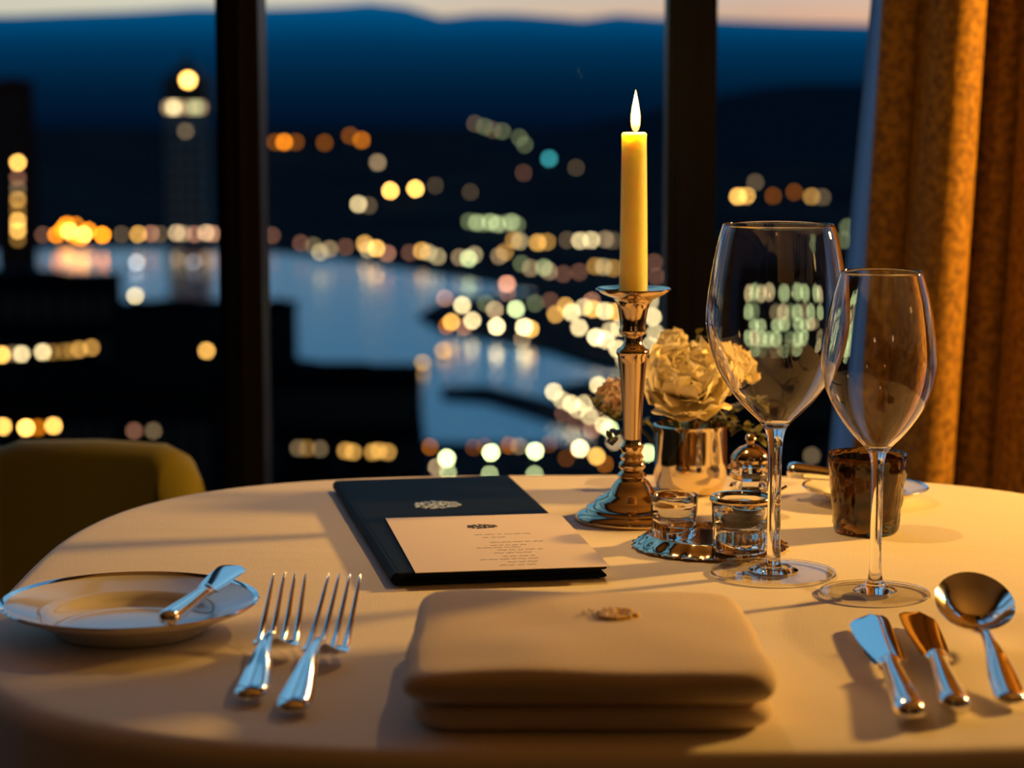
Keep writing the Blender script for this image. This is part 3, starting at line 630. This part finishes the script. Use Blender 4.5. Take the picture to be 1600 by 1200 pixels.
# crystal shaker behind the cellars
p = P(1170, 806, TZ); sk = empty('salt_shaker', (p.x+.0005, p.y, TZ)); tag(sk, 'knobbly cut glass shaker with metal cap behind the dark cellar', 'shaker')
obj('glass_body', lathe([(0, 0), (.0135, 0), (.0145, .003), (.011, .007), (.0145, .012), (.011, .017), (.0145, .022), (.0115, .027), (.015, .032), (.0125, .037), (.0135, .040), (0, .040)], 12, wob=lambda a, z: .05*cos(6*a)), M_glass, sk, smooth=False)
obj('cap', lathe([(0, .040), (.0138, .040), (.0145, .043), (.0125, .047), (.008, .051), (.003, .053), (.0028, .055), (.0042, .057), (.003, .060), (0, .061)], 32), M_brass, sk)
for k in range(10):
    a = 2*pi*k/10; b_ = lathe([(0, -.0018), (.0013, -.0012), (.0018, 0), (.0013, .0012), (0, .0018)], 8)
    obj('bead', move(b_, (.0152*cos(a), .0152*sin(a), .0365)), M_brass, sk)

# vase and flowers
p = P(1078, 768, TZ); VX, VY = p.x, p.y; vh = prof_px([(1, 663)], VY)[0][1]
vs = empty('vase', (VX, VY, TZ)); tag(vs, 'short round mirrored vase with cream flowers beside the candlestick', 'vase')
M_mirror = mat('mercury_glass', (.80, .66, .46), rough=.05, metal=1)
R = .028
obj('vase_body', lathe([(0, 0), (R*.78, 0), (R*.92, .003), (R, .010), (R*1.01, .025), (R, vh-.004), (R*1.02, vh), (R*.96, vh+.0006), (R*.94, vh-.004), (R*.94, .012), (R*.8, .005), (0, .004)], 64), M_mirror, vs)
M_petal = mat('cream_petal', (1, .90, .64), rough=.6)
M_petal2 = mat('blush_petal', (.88, .70, .55), rough=.6)
M_leaf = mat('olive_leaf', (.11, .12, .025), rough=.5, var=(.20, .18, .04), vscale=300)
M_stalk = mat('green_stalk', (.07, .10, .03), rough=.6)
def petal(sz, ruf, cup, seed):
    V, Fc = [], []; nu, nv = 9, 7
    for s_ in (0, 1):
        for j in range(nv+1):
            v = j/nv
            for i in range(nu+1):
                u = i/nu*2-1; w = sz*(.18+.80*v**.7)*(1-.25*max(0, v-.75)/.25); x = u*w
                y = sz*(v-.18*u*u*v)
                z = cup*sz*(u*u*.35*v+v*v*.55)+ruf*sz*v*v*(sin(u*9+seed)+.6*sin(u*17+seed*2))*.10+s_*.00035
                y += ruf*sz*.05*v*sin(u*13+seed)
                V.append((x, y, z))
    n = (nu+1)*(nv+1)
    for s_ in (0, 1):
        for j in range(nv):
            for i in range(nu):
                a = s_*n+j*(nu+1)+i; Fc.append((a, a+1, a+nu+2, a+nu+1))
    E_ = [(i, i+1) for i in range(nu)]+[(nv*(nu+1)+i, nv*(nu+1)+i+1) for i in range(nu)]+[(j*(nu+1), (j+1)*(nu+1)) for j in range(nv)]+[(j*(nu+1)+nu, (j+1)*(nu+1)+nu) for j in range(nv)]
    for a, b in E_: Fc.append((a, b, b+n, a+n))
    return V, Fc
def bloom(name, label, cat, c, Rb, m_, tilt, base, layers=6, seed=0):
    rnd = random.Random(seed); root = empty(name, c); tag(root, label, cat)
    T = Matrix.Rotation(tilt[0], 4, 'X') @ Matrix.Rotation(tilt[1], 4, 'Y')
    mes = []
    cnt = [(10, 6), (10, 26), (9, 44), (8, 58), (7, 70), (5, 80)][:layers]
    for li, (n, el) in enumerate(cnt):
        for k in range(n):
            i = (li*7+k) % 4
            az = 2*pi*(k+.5*(li % 2))/n+rnd.uniform(-.12, .12); e = radians(el+rnd.uniform(-7, 7)); L = Rb*(1-.07*li)*rnd.uniform(.93, 1.06)
            M_ = T @ Matrix.Rotation(az, 4, 'Z') @ Matrix.Rotation(e, 4, 'X')
            if len(mes) < 4: o = obj('petal', petal(1, .62, .7-.3*(len(mes) % 2), len(mes)*1.7), m_, root); mes.append(o.data)
            else: o = obj('petal', mes[i], None, root)
            o.matrix_local = Matrix.Translation(T @ Vector((0, 0, -.35*Rb+.05*Rb*li))) @ M_ @ Matrix.Scale(L, 4)
    cal = move(lathe([(0, -.55*Rb), (.12*Rb, -.5*Rb), (.18*Rb, -.35*Rb), (0, -.3*Rb)], 12), (0, 0, 0), T.to_3x3())
    obj('calyx', cal, M_stalk, root)
    b0 = Vector(base)-Vector(c); s0 = T @ Vector((0, 0, -.5*Rb)); mid = s0.lerp(b0, .5)+Vector((0, 0, .002))
    obj('stem', tube([s0, mid, b0], [.0012, .0013, .0014], 8), M_stalk, root)
    return root
fc = PD(1075, 598, VY-.012)
bloom('carnation', 'big cream ruffled flower in the mirrored vase', 'flower', fc, .036, M_petal, (radians(38), radians(-4)), (VX, VY, TZ+.012), 6, 1)
fc2 = PD(1050, 536, VY+.030)
bloom('carnation', 'small cream blossom peeking above the big flower', 'flower', fc2, .013, M_petal, (radians(25), radians(-20)), (VX-.006, VY+.006, TZ+.012), 4, 2)
fc3 = PD(962, 622, VY+.01)
bloom('carnation', 'pale blush blossom half hidden behind the candlestick', 'flower', fc3, .017, M_petal2, (radians(35), radians(-30)), (VX-.012, VY, TZ+.015), 5, 3)
fc4 = PD(1143, 575, VY+.030)
bloom('carnation', 'pale flower at the right of the big one, seen through the large wine glass', 'flower', fc4, .020, M_petal, (radians(30), radians(30)), (VX+.01, VY+.004, TZ+.015), 5, 4)
def leafmesh(L, w):
    V, Fc = [], []; n = 6
    for s_ in (0, 1):
        for j in range(n+1):
            v = j/n; ww = w*sin(pi*min(v*.93+.06, 1))**.8
            for u in (-1, 0, 1): V.append((u*ww, L*v, .12*L*sin(v*2.6)+(abs(u)*.15*ww)+s_*.0004))
    m_ = 3*(n+1)
    for s_ in (0, 1):
        for j in range(n):
            for i in (0, 1):
                a = s_*m_+j*3+i; Fc.append((a, a+1, a+4, a+3))
    for j in range(n):
        for i in (0, 2):
            a = j*3+i; Fc.append((a, a+3, a+3+m_, a+m_))
    return V, Fc
LM = None
def sprig(label, pts, n, L, seed):
    global LM
    rnd = random.Random(seed); b = Vector(pts[0]); root = empty('greenery_sprig', b); tag(root, label, 'greenery')
    P_ = [Vector(q)-b for q in pts]; obj('stalk', tube(P_, .0009, 6), M_stalk, root)
    for k in range(n):
        t_ = .35+.65*k/(n-1); s__ = t_*(len(P_)-1); i = min(int(s__), len(P_)-2); q = P_[i].lerp(P_[i+1], s__-i)
        if LM is None: o = obj('leaf', leafmesh(1, .27), M_leaf, root); LM = o.data
        else: o = obj('leaf', LM, None, root)
        l = L*rnd.uniform(.7, 1.2)
        o.matrix_local = Matrix.Translation(q) @ Matrix.Rotation(rnd.uniform(0, 2*pi), 4, 'Z') @ Matrix.Rotation(rnd.uniform(-.6, .9), 4, 'X') @ Matrix.Scale(l, 4)
def at(px, py, dy=0): return PD(px, py, VY+dy)
vb = Vector((VX, VY, TZ+.02))
sprig('leafy olive green sprig spilling right from the vase behind the large wine glass', [vb+Vector((.008, 0, 0)), at(1110, 650, -.005), at(1160, 668, -.02), at(1192, 690, -.03)], 22, .013, 1)
sprig('leafy sprig arching up right between the big flower and the large glass', [vb+Vector((.006, .003, 0)), at(1120, 655, .005), at(1165, 635, .008), at(1190, 650, .01)], 20, .013, 2)
sprig('thin leafy sprig reaching left behind the candlestick stem', [vb+Vector((-.008, 0, 0)), at(1010, 655, -.01), at(960, 655, -.016), at(925, 630, -.016)], 20, .010, 3)
sprig('small leafy sprig drooping left below the blush blossom', [vb+Vector((-.006, -.003, 0)), at(1015, 660, 0), at(975, 672, .005), at(950, 690, .005)], 12, .010, 4)
sprig('small leafy sprig standing up between the blossoms', [vb+Vector((0, .008, 0)), at(1065, 600, .03), at(1085, 555, .03), at(1090, 522, .03)], 12, .010, 5)

# bread plates
def plate(name, label, c, R, m_=M_porc):
    r = empty(name, (c[0], c[1], TZ)); tag(r, label, 'plate')
    k = R/.073
    pr = [(0, .0035), (.036, .0035), (.043, .0042), (.047, .0075), (.050, .0100), (.054, .0112), (.066, .0150), (.0715, .0172), (.073, .0180), (.0732, .0170), (.071, .0152), (.060, .0108), (.050, .0062), (.044, .0010), (.043, 0), (.0405, 0), (.040, .0012), (0, .0012)]
    obj('plate_body', lathe([(a*k, z*k) for a, z in pr], 96), m_, r)
    obj('rim_band', lathe([(a*k, z*k) for a, z in ((.0708, .0171), (.0722, .0179), (.0733, .0184), (.0738, .0177), (.0732, .0170))], 96, closed=True), M_silver, r)['label'] = 'polished rim'
    return r
pc = P(203, 939, TZ+.017); plate('bread_plate', 'round glazed bread plate with a butter knife at the left table edge', (pc.x, pc.y), .0735)
pc2 = P(1348, 762, TZ+.008); plate('bread_plate', 'blurred small plate at the far side of the table behind the tumbler', (pc2.x+.0, pc2.y-.012), .047)

def blade(L, w, x0=0):
    # flat blade: straight back at +x, curved belly at -x, rounded tip
    rings = []; n = 18
    for i in range(n+1):
        v = i/n; y = L*v
        tipf = sqrt(max(0, 1-((v-.80)/.20)**2)) if v > .80 else 1
        back = w*.42*(.35+.65*tipf); belly = -w*(.36+.22*sin(min(v/.8, 1)*pi/2))*tipf+w*.12*(1-tipf)
        if i == n: back, belly = .0003, -.0003
        cxm = (back+belly)/2; hw = (back-belly)/2; tt = .0011*(1-.6*v)
        rings.append([(x0+cxm+hw*cos(a), y, tt*sin(a)*(.5+.5*cos(a))+tt*.4*sin(a)) for a in [2*pi*k/12 for k in range(12)]])
    return loft(rings)
def orient(e, t_):
    d = Vector(t_)-Vector(e); return math.atan2(-d.x, d.y)
def knife(name, label, end, tip, LH, LB_, w, tilt=0, pitch=0, z=None, group=None, thin=1):
    e = Vector(end); r = empty(name, e, orient(end, tip)); tag(r, label, 'knife', group); r.rotation_euler = (pitch, tilt, orient(end, tip))
    s = LH/.11
    obj('handle', spoonloft([(0, .0015, .0012, 0), (.002*s, .0062, .0045, 0), (.010*s, .0082, .0058, 0), (.03*s, .0078, .0055, 0), (.075*s, .0058, .0045, 0), (.100*s, .0052, .0042, 0), (.104*s, .0064, .0050, 0), (.107*s, .0062, .0048, 0), (.11*s, .0040, .0022, 0)], 44, 20, 2.3, .15), M_silver, r).scale = (thin, 1, thin)
    obj('blade', move(blade(LB_, w), (0, LH*.985, 0)), M_silver, r)
    return r
zk = TZ+.0064
knife('table_knife', 'silver knife left of the two beside the soup spoon', P(1424, 1118, zk), P(1352, 946, zk), .105, .112, .0225, radians(-8), radians(0))
knife('table_knife', 'silver knife next to the soup spoon, shadowed dark blade', P(1494, 1106, zk), P(1430, 945, zk), .102, .108, .0225, radians(10), radians(0))
# soup spoon
def spoon_bowl(L, w, dep, th=.0011):
    V, Fc = [], []; n, m_ = 32, 9
    for s_ in (0, 1):
        for j in range(m_+1):
            r = j/m_
            for i in range(n):
                a = 2*pi*i/n; x = w*r*cos(a)*(1-.06*sin(a)); y = L/2+L/2*r*sin(a); z = -dep*(1-r**2.2)+(th if s_ else 0)*(1 if j < m_ else .4)
                V.append((x, y, z))
    k = n*(m_+1)
    for s_ in (0, 1):
        for j in range(m_):
            for i in range(n):
                a = s_*k+j*n+i; b = s_*k+j*n+(i+1) % n; Fc.append((a, b, b+n, a+n))
    for i in range(n):
        a = m_*n+i; b = m_*n+(i+1) % n; Fc.append((a, b, b+k, a+k))
    return V, Fc
e = P(1583, 1097, TZ+.004); tp = P(1512, 893, TZ+.034); r = empty('soup_spoon', (e.x, e.y, TZ), orient(e, tp)); tag(r, 'round-bowled silver soup spoon at the far right', 'spoon')
Ls = (tp-e).length
BL = .062; HL = Ls-BL
obj('handle', spoonloft([(0, .0012, .001, .0035), (.002, .0055, .0022, .0038), (.010, .0082, .0028, .0045), (.03, .0078, .0026, .0075), (HL*.6, .0048, .0024, .0135), (HL*.85, .0032, .0024, .0150), (HL, .0045, .0016, .0128), (HL+.008, .006, .001, .0118)], 40, 16, 2.2, .5), M_silver, r)
bw = obj('spoon_bowl', spoon_bowl(BL, .0222, .0135), M_silver, r); bw.location = (0, HL, .0135); bw.rotation_euler = (radians(19), 0, 0)
# forks
def fork(label, end, tip):
    r = empty('fork', (end.x, end.y, TZ), orient(end, tip)); tag(r, label, 'fork'); L = (tip-end).length; H = L*.49
    obj('handle', spoonloft([(0, .0015, .001, .0030), (.002, .0062, .0022, .0035), (.011, .0092, .0030, .0045), (.03, .0080, .0028, .0080), (H*.7, .0042, .0024, .0150), (H*.9, .0030, .0024, .0165), (H, .0035, .0022, .0150)], 44, 16, 2.2, .6), M_silver, r)
    z = lambda v: interp([(H, .0150), (H+.010, .0085), (H+.020, .0048), (H+.032, .0075), (L, .0315)], v)[0]
    rings = []
    for i in range(11):
        v = i/10; y = H-.001+.027*v; w = .0032+(.0128-.0032)*sin(min(v*1.35, 1)*pi/2)**1.4; zz = z(y)
        rings.append([(w*cos(a), y, zz+.0013*sin(a)+.0012*abs(cos(a))**2*v) for a in [2*pi*k/20 for k in range(20)]])
    obj('head', loft(rings), M_silver, r)
    for k in range(4):
        cx = (-.0102, -.0034, .0034, .0102)[k]; rg = []
        for i in range(13):
            v = i/12; y = H+.0245+(L-H-.0245-(.001 if k in (0, 3) else 0))*v; hw = .0021*(1-.62*v); tt = .0012*(1-.45*v); xx = cx*(1-.10*v)
            if i == 12: hw *= .4; tt *= .5
            rg.append([(xx+hw*cos(a), y, z(y)+tt*sin(a)+.0006) for a in [2*pi*q/10 for q in range(10)]])
        obj('tine', loft(rg), M_silver, r)
fork('left fork, nearer the bread plate', P(388, 1092, TZ+.003), P(452, 898, TZ+.0315))
fork('right fork, nearer the menu folder', P(454, 1112, TZ+.003), P(538, 899, TZ+.0315))
# butter knife on the plate
a_, b_ = P(258, 972, TZ+.0205), P(352, 897, TZ+.028)
bk = knife('butter_knife', 'small butter knife leaning across the bread plate by the forks', (a_.x, a_.y, TZ+.0215), b_, .062, .050, .016, radians(10), radians(4), thin=.72)
a_, b_ = P(1230, 733, TZ+.024), P(1320, 752, TZ+.014)
knife('butter_knife', 'blurred butter knife leaning on the far small plate', (a_.x, a_.y, TZ+.0235), b_, .05, .04, .016, 0, radians(-8))

# menu folder and card
M_navy = mat('navy_leatherette', (.006, .010, .020), rough=.7, bump=.4, bscale=700, spec=.10)
M_paper = mat('cream_card', (.80, .68, .55), rough=.6)
M_foil = mat('silver_foil', (.66, .74, .66), rough=.4, metal=.2)
M_ink = mat('grey_ink', (.02, .02, .02), rough=.7)
def rbox(w, l, z0, z1, bev=.0015):
    rings = []
    for d, z in ((bev, z0), (0, z0+bev*.6), (0, z1-bev*.6), (bev*.7, z1)):
        rings.append([(x*(w/2-d), y*(l/2-d), z) for x, y in ((-1, -1), (1, -1), (1, 1), (-1, 1))])
    return loft(rings)
mn = [P(517, 765, TZ), P(780, 757, TZ), P(967, 897, TZ+.006), P(640, 911, TZ)]
c = sum(mn, Vector())/4; mf = empty('menu_folder', (c.x, c.y, TZ), radians(10.5)); tag(mf, 'dark navy menu folder with a silver crest, lying in the middle of the table', 'menu')
MW, ML = .134, .345
obj('back_cover', rbox(MW, ML, 0, .003), M_navy, mf, smooth=False); obj('pages', rbox(MW-.006, ML-.006, .003, .0052, .0002), mat('black_pages', (.01, .01, .012), rough=.8, spec=.1), mf, smooth=False)
obj('front_cover', rbox(MW, ML, .0052, .0082), M_navy, mf, smooth=False)
sp2 = obj('spine', tube([(-MW/2-.0005, -ML/2+.001, .0041), (-MW/2-.0005, ML/2-.001, .0041)], .0041, 12), M_navy, mf)
def crest(sx, sy, z, th, seed=1):
    rnd = random.Random(seed); D = []
    def leaf(x, y, L, w, a):
        q = [(0, 0), (L*.35, w), (L*.75, w*.7), (L, 0), (L*.75, -w*.7), (L*.35, -w)]
        pts = [(x+cos(a)*u-sin(a)*v, y+sin(a)*u+cos(a)*v) for u, v in q]
        D.append(loft([[(px_*sx, py_*sy, zz) for px_, py_ in pts] for zz in (z, z+th)]))
    for k in range(26):
        a = 2*pi*k/26; rr_ = .78+.12*sin(k*2.4); leaf(rr_*cos(a)*.85, rr_*sin(a)*.8, .34, .09, a+.9*(-1)**k)
    for k in range(14):
        a = 2*pi*k/14+.2; leaf(.45*cos(a), .45*sin(a), .38, .08, a+rnd.uniform(-.8, .8))
    for k in range(7):
        a = 2*pi*k/7; leaf(.1*cos(a), .1*sin(a), .35, .09, a)
    return join(*D)
q = P(682, 789, TZ+.0082)-Vector((c.x, c.y, 0)); q.rotate(Matrix.Rotation(-radians(10.5), 3, 'Z'))
cr_ = obj('crest', crest(.0185, .0165, .0081, .0004), M_foil, mf, smooth=False); cr_.location = (q.x, q.y, 0); cr_['label'] = 'silver foil crest'
cz = TZ+.0088
mc = [P(592, 809, cz), P(866, 806, cz), P(967, 889, cz), P(658, 892, cz)]
c = sum(mc, Vector())/4; ca = radians(9); card = empty('menu_card', (c.x, c.y, cz), ca); tag(card, 'cream menu card with small printed script lying on the navy folder', 'menu card')
CW, CL = .124, .183
def card_sheet():
    n = 12; V, Fc = [], []
    for s_ in (0, 1):
        for j in range(n+1):
            v = j/n*2-1
            for i in (-1, 1): V.append((i*CW/2, v*CL/2, .0002+.0004*s_))
    m_ = 2*(n+1)
    for s_ in (0, 1):
        for j in range(n): a = s_*m_+2*j; Fc.append((a, a+1, a+3, a+2))
    for j in range(n):
        for i in (0, 1): a = 2*j+i; Fc.append((a, a+2, a+2+m_, a+m_))
    for a in (0, 2*n): Fc.append((a, a+1, a+1+m_, a+m_))
    return V, Fc
obj('sheet', card_sheet(), M_paper, card, smooth=False)
def loc_card(px, py):
    q = P(px, py, cz)-Vector((c.x, c.y, 0)); q.rotate(Matrix.Rotation(-ca, 3, 'Z')); return q
q = loc_card(752, 824); k_ = obj('crest', crest(.0115, .0085, .0006, .0002, 2), M_ink, card, smooth=False); k_.location = (q.x, q.y, 0); k_['label'] = 'grey printed crest'
rnd = random.Random(5)
lines = [(780, 836, .034), (770, 841, .014), (800, 848, .030), (792, 853, .022), (775, 857, .026), (812, 860, .030), (795, 865, .020), (812, 870, .022), (790, 875, .034), (815, 879, .018), (805, 884, .020)]
for x, y, L in lines:
    q = loc_card(x, y); D = []; xx = -L/2
    while xx < L/2:
        wl = rnd.uniform(.003, .007); n = max(4, int(wl/.0005)); pts = []
        ph = rnd.uniform(0, 6)
        V, Fc = [], []
        for i in range(n+1):
            u = xx+wl*i/n; v = .0007*sin(i*1.9+ph)+.0005*sin(i*.7+ph*2); V += [(u, v*1.3-.0006, .00065), (u, v*1.3+.0006, .00065)]
        for i in range(n): Fc.append((2*i, 2*i+2, 2*i+3, 2*i+1))
        D.append((V, Fc)); xx += wl+rnd.uniform(.0008, .0018)
    o = obj('script_line', join(*D), M_ink, card, smooth=False); o.location = (q.x, q.y, 0)

# napkin
M_nap = mat('napkin_linen', (.72, .58, .43), rough=.85, bump=.4, bscale=700, sheen=.15)
nl, nr = P(655, 1146, TZ), P(1210, 1143, TZ)
NX = (P(640, 1100, TZ+.02).x+P(1208, 1100, TZ+.02).x)/2; NH = .031
y0 = 1.082; y1 = 1.272
np_ = empty('napkin', (NX, (y0+y1)/2, TZ)); tag(np_, 'thick folded cream linen napkin with a small gold emblem, front centre', 'napkin')
a_ = .091; b_ = (y1-y0)/2
obj('lower_fold', pad(a_*.975, b_*.97, .0135, 9, 0, amp=.0012, seed=3, taper=.02), M_nap, np_, loc=(.002, .002, 0))
obj('middle_fold', pad(a_*.93, b_*.93, .003, 9, 0), M_nap, np_, loc=(.001, .004, .0128))
uf = obj('upper_fold', pad(a_, b_, .0165, 13, .003, amp=.0020, seed=9, taper=.02), M_nap, np_, loc=(0, 0, .0142))
M_thread = mat('gold_thread', (1, .66, .05), rough=.3, spec=.9); M_thread2 = mat('grey_thread', (.45, .38, .30), rough=.6)
ez = .0142+.0165+.0050
q = P(955, 957, TZ+ez)-np_.location
D = []
for k in range(46):
    a = rnd.uniform(0, 2*pi); rr_ = sqrt(rnd.random()); x, y = .0105*rr_*cos(a), .012*rr_*sin(a)
    D.append(move(lathe([(0, -.002), (.0016, -.0008), (.0020, .0001), (.0012, .0009), (0, .0011)], 8), (x, y, 0)))
e1 = obj('emblem', join(*D), M_thread, np_); e1.location = (q.x+.003, q.y, ez-.0006); e1['label'] = 'gold embroidered emblem'
D = []
for k in range(22):
    a = rnd.uniform(0, 2*pi); rr_ = sqrt(rnd.random()); D.append(move(lathe([(0, -.0005), (.0009, 0), (0, .0005)], 6), (.009*rr_*cos(a), .008*rr_*sin(a), 0)))
e2 = obj('emblem', join(*D), M_thread2, np_); e2.location = (q.x-.010, q.y+.002, ez-.0006); e2['label'] = 'grey stitched left half of the emblem'

# light that really passes through the glass: refractive caustics of the lamps
for o in COL.objects:
    if o.type == 'MESH' and o.data.materials:
        if o.data.materials[0] == M_glass: o.cycles.is_caustics_caster = True
        elif o.data.materials[0] in (M_cloth, M_nap, M_paper, M_navy, M_petal, M_petal2, M_leaf, M_wax): o.cycles.is_caustics_receiver = True
